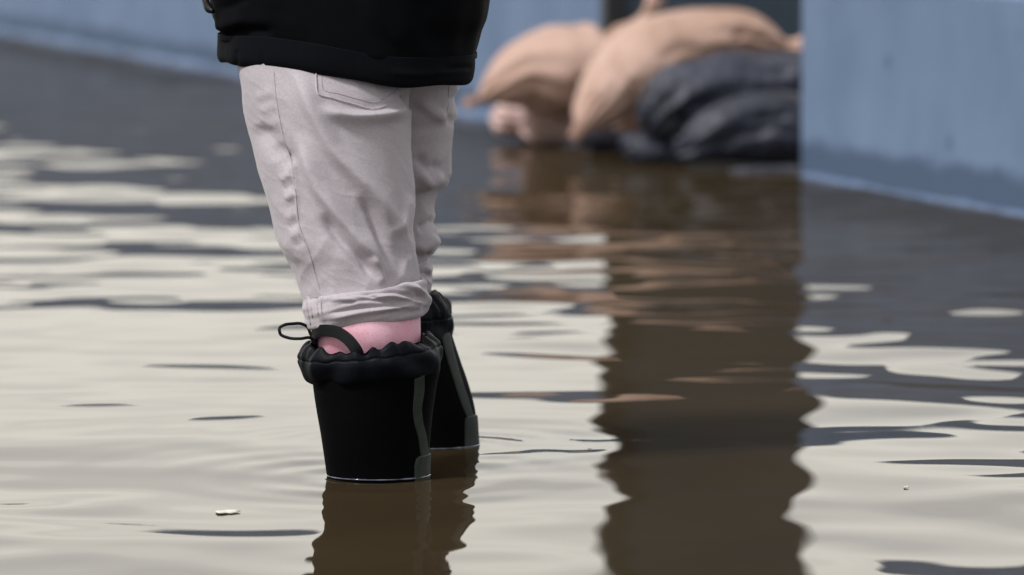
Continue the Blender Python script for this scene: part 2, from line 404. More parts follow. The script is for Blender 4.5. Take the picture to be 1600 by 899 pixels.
def obox(name, c, hx, hz, hy, mat, parent, bev=.004):
    """box with its wide side perpendicular to the wall"""
    bm = bmesh.new(); c = np.array(c, float); vv = []
    for z in (-hz, hz):
        for sx, sy in ((-1, -1), (1, -1), (1, 1), (-1, 1)):
            p = c[:2] + WN * hx * sx + WD * hy * (-sy); vv.append(bm.verts.new((p[0], p[1], c[2] + z)))
    for f in ((0, 1, 2, 3), (4, 5, 6, 7), (0, 1, 5, 4), (1, 2, 6, 5), (2, 3, 7, 6), (3, 0, 4, 7)): bm.faces.new([vv[i] for i in f])
    bmesh.ops.recalc_face_normals(bm, faces=bm.faces); bmesh.ops.bevel(bm, geom=bm.edges[:], offset=bev, segments=2, affect='EDGES')
    me = bpy.data.meshes.new(name); bm.to_mesh(me); bm.free(); return link(name, me, mat, parent, smooth=False)
def gp(o, d, z): p = WL + WN * o + WD * d; return (p[0], p[1], z)
obox('post', gp(.030, .045, 1.4), .028, 1.66, .030, M['gate_post'], g)
obox('leaf', gp(.3375, .040, 1.37), .2785, 1.60, .020, M['gate'], g)
obox('top_rail', gp(.345, .040, 2.99), .272, .03, .027, M['gate_post'], g)
obox('bottom_rail', gp(.345, .040, -.16), .272, .04, .027, M['gate_post'], g)
# water lapping along the foot of the walls, their pale reflection painted in
def wall_reflection(a, b, name, label, hh, r0):
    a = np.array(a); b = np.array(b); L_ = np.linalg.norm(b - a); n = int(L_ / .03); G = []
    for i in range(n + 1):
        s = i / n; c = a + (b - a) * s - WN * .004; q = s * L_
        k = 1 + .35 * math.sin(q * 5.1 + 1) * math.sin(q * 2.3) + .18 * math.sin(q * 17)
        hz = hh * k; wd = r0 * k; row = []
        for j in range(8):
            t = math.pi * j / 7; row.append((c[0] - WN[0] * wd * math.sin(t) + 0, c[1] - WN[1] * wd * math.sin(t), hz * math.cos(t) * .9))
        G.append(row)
    me = grid_mesh(name, np.array(G), wrap=False); tag(link(name, me, M['wall_reflection']), label, 'lapping water', kind='stuff')
wall_reflection(WR + WD * .06, WR + WD * 6, 'lapping_water', 'painted pale reflection on water lapping at the foot of the right-hand wall', .013, .016)
wall_reflection(WL - WD * 16.9, WL - WD * .02, 'lapping_water', 'painted pale reflection on water lapping at the foot of the long wall at left', .026, .03)

# ------------------------------------------------------------------ sandbags: a filled sleeve along a bent spine, tied and frilled at the ends
def sandbag(label, group, spine, mat, seed, ends=('tie', 'plain'), flat=.92, depth=1.15, wr=.06, creases=()):
    """spine: (px, py, r_px, Y)"""
    pts = []
    for px, py, r, Y in spine:
        p = P(px, py, Y); pts.append([*p, r * Y / F])
    pts = np.array(pts); ts = np.r_[0, np.cumsum(np.linalg.norm(np.diff(pts[:, :3], axis=0), axis=1))]
    nr, nc = 90, 72; S = hermite(ts, pts, np.linspace(0, ts[-1], nr), True); S[:, 3] = hermite(ts, pts[:, 3:], np.linspace(0, ts[-1], nr))[:, 0]; tg = np.gradient(S[:, :3], axis=0); tg /= np.linalg.norm(tg, axis=1, keepdims=True)
    G = np.zeros((nr, nc, 3)); back = np.array([0, 1, 0.0])
    th = np.linspace(0, 2 * np.pi, nc, endpoint=False)
    for i in range(nr):
        sd_ = np.cross(tg[i], back); sd_ /= np.linalg.norm(sd_); bk = np.cross(sd_, tg[i]); r = S[i, 3]
        G[i] = S[i, :3] + r * flat * np.cos(th)[:, None] * sd_ + r * depth * np.sin(th)[:, None] * bk
    rs = np.random.RandomState(seed); rm = pts[:, 3].max(); n = normals(G)
    u = np.linspace(0, 1, nr)[:, None] * np.ones(nc); TH = th[None] * np.ones((nr, 1))
    rad = S[:, 3][:, None]
    h = wr * 1.5 * rad * .55 * vnoise(G[..., 0] / rm * .42, G[..., 1] / rm * .42, G[..., 2] / rm * .42, seed)
    # pleats gathered into the tied end(s)
    for e, kind in enumerate(ends):
        uu = u if e == 0 else 1 - u
        if kind in ('tie', 'plain'):
            g_ = np.exp(-(uu / (.26 if kind == 'tie' else .14))**2); f = rs.randint(7, 11)
            h += rad * .19 * g_ * np.sin(TH * f + 3 * np.sin(TH + seed) + 4 * uu)
    G = G + n * h[..., None]
    px, py = proj(G[..., 0], G[..., 1], G[..., 2])
    if creases:
        G = G + normals(G) * ridges(px, py, creases)[..., None]
    me = grid_mesh('cover', G, True, True, True); fix_normals(me)
    base = G.reshape(-1, 3)[G[..., 2].argmin()]
    t = empty('sandbag', (float(pts[:, 0].mean()), float(pts[:, 1].mean()), float(G[..., 2].min())))
    link('cover', me, mat, t); tag(t, label, 'sandbag', group)
    for e, kind in enumerate(ends):
        if kind == 'tie':
            # twine round the neck, where the sleeve is thinnest near the end
            seg = range(2, nr // 4) if e == 0 else range(nr - nr // 4, nr - 2); i = min(seg, key=lambda k: S[k, 3])
            c = S[i, :3]; sd_ = np.cross(tg[i], back); sd_ /= np.linalg.norm(sd_); bk = np.cross(sd_, tg[i]); r = S[i, 3] * 1.08
            T = np.zeros((25, 8, 3)); a = np.linspace(0, 2 * np.pi, 25); b_ = np.linspace(0, 2 * np.pi, 8, endpoint=False)
            for p_ in range(25):
                dr = math.cos(a[p_]) * sd_ + math.sin(a[p_]) * bk
                T[p_] = c + dr * r + .004 * (np.cos(b_)[:, None] * dr + np.sin(b_)[:, None] * tg[i])
            link('tie', grid_mesh('tie', T), M['twine'], t)
    return t
GT, GB = 'tan sandbags heaped at the gate', 'black sandbags heaped at the gate'
sandbag('big tan sandbag at the left top, its tied tip pointing left', GT,
        [(730, 162, 9, 15.55), (745, 157, 6, 15.58), (775, 138, 26, 15.6), (815, 117, 54, 15.65), (868, 112, 77, 15.7), (925, 108, 82, 15.75), (972, 78, 50, 15.8), (1004, 40, 17, 15.8), (1014, 18, 9, 15.8), (1026, -6, 15, 15.8)],
        M['tan'], 3, ('tie', 'tie'), creases=[([(936, 30), (948, 46), (975, 58)], -.014, 7, 9), ([(926, 115), (918, 145), (910, 180)], -.016, 9, 9), ([(940, 40), (955, 55), (985, 60)], -.012, 8, 8), ([(915, 110), (900, 140), (895, 170)], -.012, 8, 8)])
sandbag('long tan sandbag arching over the heap to a frilled end by the right-hand wall', GT,
        [(896, 218, 10, 15.1), (905, 205, 11, 15.1), (932, 170, 40, 15.15), (966, 130, 58, 15.2), (1016, 92, 66, 15.2), (1080, 62, 54, 15.2), (1150, 56, 46, 15.2), (1195, 66, 30, 15.2), (1228, 73, 11, 15.2), (1262, 76, 22, 15.2)],
        M['tan'], 8, ('plain', 'tie'), creases=[([(1040, 22), (1075, 40), (1120, 46)], -.006, 9, 12), ([(968, 150), (985, 120), (1010, 105)], .006, 9, 10), ([(1148, 50), (1156, 66), (1172, 80)], -.012, 7, 7), ([(1030, 95), (1060, 78), (1100, 76)], -.010, 7, 7), ([(1150, 40), (1160, 60), (1190, 80)], -.008, 6, 8), ([(1175, 35), (1195, 55), (1225, 68)], .008, 6, 8)])
sandbag('small pale pinkish sandbag end under the tan bags, nearest the left edge of the heap', GT,
        [(770, 184, 8, 16.1), (782, 186, 22, 16.1), (805, 188, 30, 16.15), (860, 190, 32, 16.2), (905, 188, 18, 16.25)], M['tan_pale'], 12, ('plain', 'plain'))
sandbag('pale pinkish bulging sandbag just left of the smallest black bag at the water', GT,
        [(815, 196, 8, 15.8), (828, 192, 26, 15.8), (850, 192, 36, 15.85), (885, 190, 34, 15.9), (925, 188, 16, 15.95)], M['tan_pale'], 15, ('plain', 'plain'))
sandbag('scrap of a tan sandbag squeezed between black bags under the arching one', GT,
        [(958, 196, 8, 15.35), (975, 188, 22, 15.35), (1000, 184, 27, 15.4), (1040, 180, 22, 15.45), (1060, 178, 10, 15.5)], M['tan'], 17, ('plain', 'plain'))
sandbag('large shiny black sandbag lying under the arching tan bag', GB,
        [(1012, 205, 14, 14.95), (1026, 185, 38, 14.95), (1062, 155, 58, 14.98), (1120, 135, 56, 15.0), (1190, 128, 50, 15.0), (1260, 125, 42, 15.0), (1310, 128, 16, 15.05)],
        M['black_bag'], 21, ('plain', 'plain'), depth=.9, creases=[([(1040, 190), (1075, 150), (1120, 132), (1170, 126)], .010, 8, 12), ([(1050, 205), (1085, 172), (1130, 155)], -.014, 8, 8), ([(1030, 110), (1022, 140), (1030, 180)], -.006, 8, 8), ([(1150, 100), (1190, 112), (1245, 108)], -.014, 7, 9)])
sandbag('black sandbag bulging out below the large black one, against the right-hand wall', GB,
        [(1058, 240, 10, 14.72), (1080, 230, 24, 14.72), (1118, 212, 44, 14.74), (1165, 200, 56, 14.76), (1220, 200, 62, 14.78), (1280, 205, 46, 14.8), (1330, 210, 16, 14.85)],
        M['black_bag'], 25, ('plain', 'plain'), depth=.8, creases=[([(1085, 240), (1115, 205), (1160, 180), (1210, 172)], .009, 9, 12), ([(1120, 240), (1150, 215), (1200, 205)], -.014, 8, 9), ([(1150, 175), (1190, 185), (1245, 175)], -.012, 8, 8), ([(1180, 210), (1210, 200), (1245, 215)], -.012, 7, 7)])
sandbag('smallest black sandbag, at the waterline below the lower tip of the arching tan one', GB,
        [(903, 224, 8, 15.5), (912, 212, 24, 15.5), (935, 210, 29, 15.5), (975, 214, 26, 15.5), (1005, 216, 10, 15.5)], M['black_bag'], 29, ('plain', 'plain'))
sandbag('black sandbag at the waterline below the squeezed tan scrap', GB,
        [(972, 238, 8, 15.0), (985, 232, 26, 15.0), (1015, 234, 32, 15.0), (1050, 240, 26, 15.0), (1075, 244, 10, 15.0)], M['black_bag'], 33, ('plain', 'plain'))
sandbag('almost drowned black sandbag, only its top out of the water beside the wall corner', GB,
        [(1140, 274, 6, 14.52), (1158, 274, 13, 14.52), (1195, 273, 16, 14.52), (1235, 273, 15, 14.54), (1262, 273, 8, 14.56)], M['black_bag'], 37, ('plain', 'plain'))

# ------------------------------------------------------------------ the person
BZ = -.258
person = empty('person', (-.14, 7.68, BZ))
tag(person, 'person in black jacket, rolled grey trousers and black boots standing in the flood', 'person')

# trousers -------------------------------------------------------------
LEFT = [(20, 372, 610, 7.60, .105), (100, 369, 632, 7.585, .112), (150, 380, 642, 7.575, .118), (200, 391, 643, 7.57, .118), (250, 403, 643, 7.56, .115), (300, 416, 644, 7.55, .110), (345, 429, 645, 7.54, .103),
        (375, 437, 646, 7.53, .098), (392, 445, 647, 7.525, .094), (415, 460, 650, 7.52, .088), (440, 470, 652, 7.515, .084), (462, 476, 652, 7.51, .080), (485, 482, 648, 7.51, .074)]
RIGHT = [(20, 540, 700, 7.74, .09), (100, 545, 714, 7.76, .10), (135, 548, 717, 7.77, .105), (175, 552, 714, 7.78, .105), (198, 553, 705, 7.79, .105), (225, 554, 701, 7.79, .10), (270, 556, 703, 7.80, .095), (284, 556, 695, 7.80, .092), (298, 555, 682, 7.81, .088),
         (330, 552, 679, 7.82, .084), (368, 550, 682, 7.83, .080), (382, 548, 680, 7.83, .078), (400, 546, 669, 7.84, .074), (416, 545, 655, 7.84, .070), (440, 545, 655, 7.85, .068)]
folds_l = [
    ([(452, 96), (468, 125), (482, 160), (500, 200), (519, 237), (548, 270), (572, 299), (592, 330), (607, 360), (622, 400)], .0085, 10, 17),
    ([(470, 200), (480, 250), (494, 288), (526, 334), (554, 373), (585, 404), (614, 442)], .0075, 10, 17),
    ([(636, 302), (630, 335), (616, 360), (604, 372)], .0034, 8, 12),
    ([(500, 330), (520, 360), (550, 395), (578, 430), (584, 448)], -.0055, 9, 12),
    ([(560, 300), (580, 335), (592, 368), (604, 410), (612, 430)], -.0045, 7, 9),
    ([(494, 166), (540, 180), (600, 178), (646, 166)], .0060, 12, 6),
    ([(626, 142), (640, 156), (648, 172)], -.008, 7, 7),
    ([(404, 190), (420, 215), (440, 240), (462, 262)], -.0045, 12, 14),
    ([(600, 448), (592, 425), (575, 400)], .0035, 5, 7),
    ([(626, 446), (632, 420), (636, 396)], .0022, 5, 7),
    ([(430, 118), (434, 162), (444, 212), (456, 250), (463, 300), (470, 357), (483, 390), (496, 435)], .0012, 2.0, 2.6),
    ([(426, 118), (430, 162), (440, 212), (452, 250), (459, 300), (466, 357), (479, 390), (492, 435)], -.0010, 1.6, 1.6),
]
for i, (x, y) in enumerate([(452, 276), (456, 291), (460, 306), (459, 321), (463, 336), (466, 351), (470, 366), (474, 380)]):
    folds_l.append(([(x - 13, y + 7), (x - 5, y + 1), (x + 4, y - 5)], (.0010, -.0008, .0013, -.0005, .0008, -.0012, .0007, -.0007)[i], 5, 7))
for i, (x, y) in enumerate([(412, 150), (418, 170), (424, 196), (430, 224), (437, 250)]):
    folds_l.append(([(x - 12, y + 5), (x, y), (x + 16, y - 6)], .0008, 7, 8))
def hl(px, py, G, n):
    near = np.clip(-n[..., 1] * 3 + .6, 0, 1)
    h = 2.0 * ridges(px, py, folds_l) * near
    h += .0016 * vnoise(G[..., 0] * 9, G[..., 1] * 9, G[..., 2] * 6, 4)
    low = np.clip((py - 250) / 180, 0, 1)
    h += (.0042 * drape(G, .42, -.9, 13, 3.2, 3.3) + .0015 * drape(G, .55, -.83, 34, 8, 9.1)) * (.45 + .55 * low)
    h += .0016 * low * drape(G, -.5, -.8, 26, 9, 21.4) + .00045 * drape(G, .8, -.5, 70, 22, 5.7)
    h += .0045 * (1 - near) * vnoise(G[..., 0] * 7, G[..., 1] * 7, G[..., 2] * 9, 6)
    return h
ll = Loft(LEFT, 300, 260, 2.15); G1 = displace(ll.G, hl)
folds_r = [([(716, 140), (706, 170), (700, 200)], -.004, 4, 6), ([(650, 150), (668, 170), (690, 180), (700, 175)], .004, 8, 10),
           ([(648, 262), (670, 284), (700, 272)], .006, 10, 8), ([(646, 240), (665, 262), (695, 258)], -.004, 8, 10), ([(648, 390), (664, 384), (682, 368)], .0045, 9, 7), ([(650, 360), (668, 352), (682, 340)], -.004, 8, 8),
           ([(650, 405), (660, 398), (672, 392)], -.003, 5, 5)]
def hr(px, py, G, n):
    return 1.6 * ridges(px, py, folds_r) + .0030 * drape(G, .75, -.6, 18, 6, 12.5) + .0028 * vnoise(G[..., 0] * 8, G[..., 1] * 8, G[..., 2] * 8, 14)
rl = Loft(RIGHT, 200, 160, 2.1); G2 = displace(rl.G, hr)
# seat that joins both legs under the jacket
seat = Loft([(-40, 400, 660, 7.68, .13), (0, 392, 690, 7.68, .15), (60, 385, 705, 7.68, .165), (100, 390, 706, 7.69, .16), (130, 420, 690, 7.70, .11), (150, 470, 665, 7.71, .07), (165, 520, 640, 7.71, .03)], 40, 64)
trousers = link('trousers', join_meshes('trousers', [grid_mesh('a', G1), grid_mesh('b', G2), grid_mesh('c', seat.G, cap0=True, cap1=True)]), M['cotton'], person)

def patch_on(G, loft, cols, rows_t, off, mat, name, parent, hf=None, nu=16, thick=.0012):
    """a piece sewn or moulded on a lofted surface. rows_t: (level, px left, px right)"""
    tt = np.array([r[0] for r in rows_t], float); vv = np.array([[r[1], r[2]] for r in rows_t], float)
    T = np.linspace(tt[0], tt[-1], cols); V = hermite(tt, vv, T); g = np.zeros((cols, nu, 3))
    tv, thv = loft.t, loft.th; n = normals(G)
    for i, t in enumerate(T):
        a0, a1 = loft.theta_for(V[i, 0], t), loft.theta_for(V[i, 1], t); ths = np.linspace(a0, a1, nu) % (2 * np.pi)
        ri = np.interp(t, tv, np.arange(len(tv))); r0 = int(min(ri, len(tv) - 2)); fr = ri - r0
        ci = ths / (2 * np.pi) * len(thv); c0 = ci.astype(int) % len(thv); fc = (ci - np.floor(ci))[:, None]; c1 = (c0 + 1) % len(thv)
        def samp(Q): return (Q[r0, c0] * (1 - fc) + Q[r0, c1] * fc) * (1 - fr) + (Q[r0 + 1, c0] * (1 - fc) + Q[r0 + 1, c1] * fc) * fr
        e = np.minimum(np.minimum(np.arange(nu), nu - 1 - np.arange(nu)) / 1.0, 1)[:, None]
        ee = min(i, cols - 1 - i, 1)
        g[i] = samp(G) + samp(n) * (off * np.minimum(e, ee) - .0008 * (1 - np.minimum(e, ee)))
    return link(name, grid_mesh(name, g, wrap=False), mat, parent)

# back pocket: a sewn patch with a pointed bottom and a line of stitches
def ribbon_px(name, pts, wpx, G, loft, off, mat, parent, n=60, levels=None):
    s = spline(pts, n); tg = np.gradient(s, axis=0); tg /= np.linalg.norm(tg, axis=1, keepdims=True); nn = np.stack([-tg[:, 1], tg[:, 0]], -1)
    px, py = proj(G[..., 0], G[..., 1], G[..., 2]); N = normals(G); near = N[..., 1] < .1
    fp = np.stack([px[near], py[near]], -1); fG = G[near]; fN = N[near]; K = 5; g = np.zeros((n, K, 3))
    for i in range(n):
        for k in range(K):
            w_ = (k / (K - 1) - .5) * wpx; q = s[i] + nn[i] * w_; d = ((fp - q)**2).sum(-1); j = np.argpartition(d, 4)[:4]; wt = 1 / (d[j] + .05); wt /= wt.sum()
            base = (fG[j] * wt[:, None]).sum(0); nv = (fN[j] * wt[:, None]).sum(0); nv /= np.linalg.norm(nv)
            qq = P(q[0], q[1], base[1]); g[i, k] = qq + nv * (off * (1 - (2 * k / (K - 1) - 1)**2) + .0002)
    return grid_mesh(name, g, wrap=False)
pocket_out = [(494, 108), (494, 128), (496, 146), (520, 154), (552, 163), (590, 170.5), (606, 163), (624, 150), (632, 140), (638, 128)]
pk = [ribbon_px('p', pocket_out, 3.0, G1, ll, .0022, M['cotton'], person, 90)]
link('pocket_edge', join_meshes('pocket_edge', pk), M['cotton'], trousers)
pocket_in = [(503, 108), (503, 126), (505, 139), (530, 147), (560, 155), (589, 160), (603, 153), (618, 142), (625, 133)]
link('pocket_stitching', ribbon_px('s', pocket_in, 1.3, G1, ll, .0005, None, None, 90), M['stitch'], trousers)
link('seam', ribbon_px('s', [(428, 112), (433, 162), (443, 212), (455, 250), (462, 300), (469, 357), (482, 390), (495, 435), (500, 452)], 1.2, G1, ll, .0007, None, None, 120), M['stitch'], trousers)
link('pocket_stitching', ribbon_px('s', [(701, 132), (700, 160), (696, 184)], 1.2, G2, rl, .0007, None, None, 30), M['stitch'], trousers)

# rolled cuffs -----------------------------------------------------------
def cuff_shape(rows, tilt, seed, lst, nr=120, nc=300, amp=.0016):
    lf = Loft(rows, nr, nc, 2.3, tilt, byidx=True)
    def hc(px, py, G, n):
        near = np.clip(-n[..., 1] * 3 + .6, 0, 1)
        return 1.25 * ridges(px, py, lst) * near + amp * vnoise(G[..., 0] * 6, G[..., 1] * 6, G[..., 2] * 38 - G[..., 0] * 9, seed) + .5 * amp * vnoise(G[..., 0] * 14, G[..., 1] * 14, G[..., 2] * 80 - G[..., 0] * 12, seed + 1)
    return lf, displace(lf.G, hc)
cY = 7.51
crow = [(466, 484, 652, cY, .076), (452, 479, 656, cY, .083), (448, 476, 662, cY, .089), (452, 474, 666, cY, .094), (462, 472.5, 668, cY, .096), (478, 473, 669, cY, .096), (490, 475, 668, cY, .095), (498, 478, 666, cY, .092), (502, 482, 662, cY, .087), (500, 486, 658, cY, .082), (486, 490, 654, cY, .076)]
folds_c = [([(590, 452), (620, 446), (650, 452), (667, 466)], .0035, 3, 5), ([(560, 462), (600, 456), (640, 462), (664, 472)], -.0032, 2.5, 3.5), ([(575, 468), (610, 463), (645, 470), (668, 478)], .0030, 3, 3),
           ([(520, 478), (570, 470), (620, 472), (666, 468)], -.0026, 2.5, 4), ([(505, 492), (560, 482), (610, 478), (655, 472)], -.0038, 2.5, 3), ([(508, 502), (560, 490), (610, 482), (660, 478)], .0034, 5, 4),
           ([(540, 458), (575, 462), (605, 472), (640, 486)], -.0022, 2.5, 3), ([(512, 470), (540, 468), (570, 474)], .0022, 3, 4), ([(640, 448), (660, 458), (668, 476), (662, 490)], .0028, 3, 4), ([(650, 456), (660, 468), (658, 484)], -.003, 2, 3),
           ([(480, 458), (479, 480), (484, 508)], .0014, 2, 2), ([(492, 456), (491, 480), (497, 510)], -.0012, 3, 3), ([(504, 454), (502, 480), (507, 508)], .0016, 2, 2)]
cl, Gc = cuff_shape(crow, .13, 31, folds_c)
cuff = link('cuff', grid_mesh('cuff', Gc), M['cotton'], person)
for xs_ in ([(481, 459), (480, 480), (486, 509)], [(487, 458), (486, 480), (492, 510)], [(497, 456), (496, 480), (501, 509)], [(503, 455), (502, 480), (507, 507)]):
    link('cuff_stitching', ribbon_px('s', xs_, 1.5, Gc, cl, .0009, None, None, 30), M['stitch'], cuff)
rY = 7.85
crow2 = [(446, 552, 655, rY, .060), (420, 548, 660, rY, .066), (412, 546, 666, rY, .072), (416, 544, 672, rY, .076), (428, 543, 676, rY, .078), (444, 543, 675, rY, .078), (462, 545, 672, rY, .076), (468, 548, 668, rY, .072), (460, 552, 662, rY, .066)]
folds_c2 = [([(648, 424), (662, 418), (674, 428)], .003, 2.5, 3), ([(648, 434), (664, 427), (676, 436)], -.003, 2, 2.5), ([(648, 444), (664, 438), (674, 446)], .003, 3, 3), ([(645, 430), (655, 440), (660, 456)], -.003, 2.5, 2.5), ([(650, 416), (660, 412), (668, 418)], -.002, 2, 2)]
cl2, Gc2 = cuff_shape(crow2, .10, 37, folds_c2, 80, 160)
link('cuff', grid_mesh('cuff', Gc2), M['cotton'], person)

# jacket -----------------------------------------------------------------
JY = 7.66
jrows = [(-560, 500, 600, JY, .07), (-545, 445, 640, JY, .10), (-510, 350, 740, JY, .13), (-440, 306, 790, JY, .155), (-300, 300, 800, JY, .175), (-150, 306, 786, JY, .185), (-60, 314, 776, JY, .19), (-22, 319, 768, JY, .195), (16, 325, 762, JY, .198), (40, 328, 753, JY, .1985), (58, 338, 748, JY, .1985), (69, 344.5, 744.5, JY, .1980), (82, 351, 737, JY, .192)]
JT = -.093
jl = Loft(jrows, 260, 240, 2.3, 0)
# tilt the hem: lower on the right
def jt(G):
    px, py = proj(G[..., 0], G[..., 1], G[..., 2]); k = np.clip((py + 150) / 220, 0, 1)**1.5
    q = np.clip((px - 400) / 250, 0, 1); q = q * q * (3 - 2 * q)
    G = G.copy(); G[..., 2] -= .027 * (q - .5) * k; return G
jf = [([(345, 66), (360, 58), (395, 50), (430, 52)], -.007, 6, 9), ([(330, 42), (350, 40), (385, 30)], .006, 8, 10), ([(560, -30), (590, 30), (640, 80)], .004, 14, 18), ([(660, -20), (668, 40), (690, 85)], -.004, 14, 18), ([(335, 14), (360, 10), (390, -6)], -.004, 7, 8)]
def hj(px, py, G, n): return ridges(px, py, jf) + .003 * vnoise(G[..., 0] * 4, G[..., 1] * 4, G[..., 2] * 4, 51) + .0008 * vnoise(G[..., 0] * 18, G[..., 1] * 18, G[..., 2] * 12, 52)
Gj = displace(jt(jl.G), hj)
def tube(pts, rad, nr=40, nc=32):
    S = spline(np.c_[np.array(pts, float), np.array(rad, float)], nr); tg = np.gradient(S[:, :3], axis=0); tg /= np.linalg.norm(tg, axis=1, keepdims=True)
    a = np.linspace(0, 2 * np.pi, nc, endpoint=False); G = np.zeros((nr, nc, 3)); ref = np.array([.3, .2, 1.0]); ref /= np.linalg.norm(ref)
    for i in range(nr):
        q = ref if abs(tg[i] @ ref) < .93 else np.array([1.0, 0, 0]); s = np.cross(tg[i], q); s /= np.linalg.norm(s); b = np.cross(tg[i], s)
        G[i] = S[i, :3] + S[i, 3] * (np.cos(a)[:, None] * s + np.sin(a)[:, None] * b)
    return G
FW = np.array([.70, .71]); LT = np.array([-.71, .70])                   # facing direction; to the person's left
C0 = np.array([-.222, JY])
def B(f, l, z): p = C0 + FW * f + LT * l; return (p[0], p[1], z)
sleeves = []
for s in (1, -1):
    g_ = tube([B(0, .15 * s, 1.10), B(-.03, .205 * s, .98), B(-.03, .20 * s, .80), B(.06, .185 * s, .745), B(.17, .13 * s, .76), B(.20, .10 * s, .755)], [.075, .066, .058, .056, .050, .048])
    sleeves.append(grid_mesh('s', g_, cap0=True, cap1=True))
jacket = link('jacket', join_meshes('jacket', [grid_mesh('j', Gj, cap0=True)] + sleeves), M['jacket'], person)
# hem band, rolled under at its lower edge
hrows = [(71, 349, 741, JY, .194), (75, 343, 744, JY, .1985), (67, 341.5, 744, JY, .2005), (89, 341, 743, JY, .201), (102, 341, 741, JY, .200), (108, 343, 739, JY, .198), (112, 347, 735, JY, .194), (112, 353, 729, JY, .189), (103, 358, 724, JY, .184), (71, 362, 722, JY, .180)]
hl2 = Loft(hrows, 80, 260, 2.3, 0, byidx=True)
hf = [([(372, 76), (371, 88), (372, 104)], -.003, 3, 3), ([(412, 80), (411, 92), (412, 106)], -.0015, 2, 2), ([(690, 112), (704, 108), (740, 106)], -.003, 3, 4), ([(600, 112), (650, 117), (720, 110)], .002, 5, 6)]
def hh_(px, py, G, n): return ridges(px, py, hf) + .0018 * vnoise(G[..., 0] * 7, G[..., 1] * 7, G[..., 2] * 4, 55)
Gh = displace(jt(hl2.G), hh_)
link('hem', grid_mesh('hem', Gh), M['jacket_hem'], jacket)
# pocket zip with its pull at the left edge
zp = [P(322, -60, 7.60), P(320, -20, 7.58), P(322, 4, 7.57), P(327, 14, 7.56), P(333, 18, 7.55)]
link('zip_pull', grid_mesh('z', tube(zp, [.003, .004, .005, .006, .003], 30, 10), cap0=True, cap1=True), M['zip'], jacket)
collar = tube([B(0, 0, 1.17), B(.01, 0, 1.24)], [.085, .075], 8, 40); link('collar', grid_mesh('c', collar), M['jacket'], jacket)

# body: one continuous figure inside the clothes --------------------------
LB = Loft([(180, 440, 600, 7.57, .07), (330, 480, 620, 7.54, .06), (400, 490, 640, 7.53, .062), (450, 489, 652, 7.515, .078), (490, 489, 657, 7.505, .086), (520, 492, 658, 7.50, .085), (560, 500, 656, 7.50, .076), (640, 530, 650, 7.49, .052), (760, 552, 630, 7.49, .042), (1030, 552, 630, 7.49, .044)], 60, 48, 2.05)
RB = Loft([(180, 560, 690, 7.76, .07), (330, 560, 670, 7.80, .06), (420, 560, 650, 7.84, .055), (500, 572, 660, 7.86, .055), (640, 610, 700, 7.87, .045), (760, 640, 706, 7.87, .04), (980, 640, 706, 7.87, .042)], 60, 48, 2.05)
parts = [grid_mesh('l', LB.G, cap0=True, cap1=True), grid_mesh('r', RB.G, cap0=True, cap1=True)]
for (x, y) in ((-.175, 7.49), (-.115, 7.87)):
    parts.append(grid_mesh('f', tube([(x - .03, y - .03, -.20), (x + .05, y + .05, -.205), (x + .12, y + .13, -.22)], [.035, .038, .025], 16, 20), cap0=True, cap1=True))
parts.append(grid_mesh('t', tube([(-.24, 7.66, .51), (-.22, 7.66, .64), (-.222, 7.66, .80), (-.222, 7.66, 1.02), (-.222, 7.66, 1.12), (-.222, 7.66, 1.18)], [.07, .13, .13, .15, .12, .055], 40, 40), cap0=True, cap1=True))
parts.append(grid_mesh('n', tube([B(0, 0, 1.12), B(.005, 0, 1.20), B(.015, 0, 1.28)], [.055, .052, .052], 12, 24), cap0=True, cap1=True))
for s in (1, -1):
    parts.append(grid_mesh('a', tube([B(0, .13 * s, 1.08), B(-.03, .20 * s, .98), B(-.03, .195 * s, .80), B(.06, .18 * s, .745), B(.17, .125 * s, .765), B(.215, .085 * s, .755)], [.045, .045, .038, .035, .026, .030], 40, 20), cap0=True, cap1=True))
    for q in range(5):
        parts.append(grid_mesh('q', tube([B(.21, (.10 - .004 * q) * s, .775 - .016 * q), B(.235, (.075 - .006 * q) * s, .77 - .018 * q), B(.235, (.05 - .003 * q) * s, .762 - .018 * q)], [.010, .009, .007], 12, 10), cap0=True, cap1=True))
def ell(c, rx, ry, rz, yaw=0, n=28):
    a = np.linspace(0, 2 * np.pi, n, endpoint=False); b = np.linspace(-1.5, 1.5, n); G = np.zeros((n, n, 3))
    for i in range(n):
        l = np.cos(b[i]) * (1 - .12 * np.clip(-np.sin(b[i]), 0, 1)); f = rx * l * np.cos(a); s = ry * l * np.sin(a)
        G[i, :, 0] = c[0] + FW[0] * f + LT[0] * s; G[i, :, 1] = c[1] + FW[1] * f + LT[1] * s; G[i, :, 2] = c[2] + rz * np.sin(b[i])
    return grid_mesh('e', G, cap0=True, cap1=True)
parts += [ell(B(.025, 0, 1.385), .095, .075, .118), ell(B(.118, 0, 1.375), .018, .013, .026), ell(B(.085, 0, 1.30), .035, .035, .028), ell(B(.02, .078, 1.375), .016, .010, .03), ell(B(.02, -.078, 1.375), .016, .010, .03), ell(B(.110, 0, 1.335), .010, .022, .005)]
body = link('body', remesh(join_meshes('body', parts), .0065, 4), M['skin'], person)
hm = remesh(join_meshes('hair', [ell(B(-.005, 0, 1.415), .098, .083, .100), ell(B(-.04, 0, 1.37), .065, .076, .10)]), .008, 3)
link('hair', hm, M['hair'], person)
eyem = new_mat('eye', (.8, .8, .8), .2)
vary(eyem, (.7, .7, .7), (.8, .8, .8), 30)
for s in (1, -1): link('eye', ell(B(.098, .030 * s, 1.385), .013, .013, .013), eyem, person)

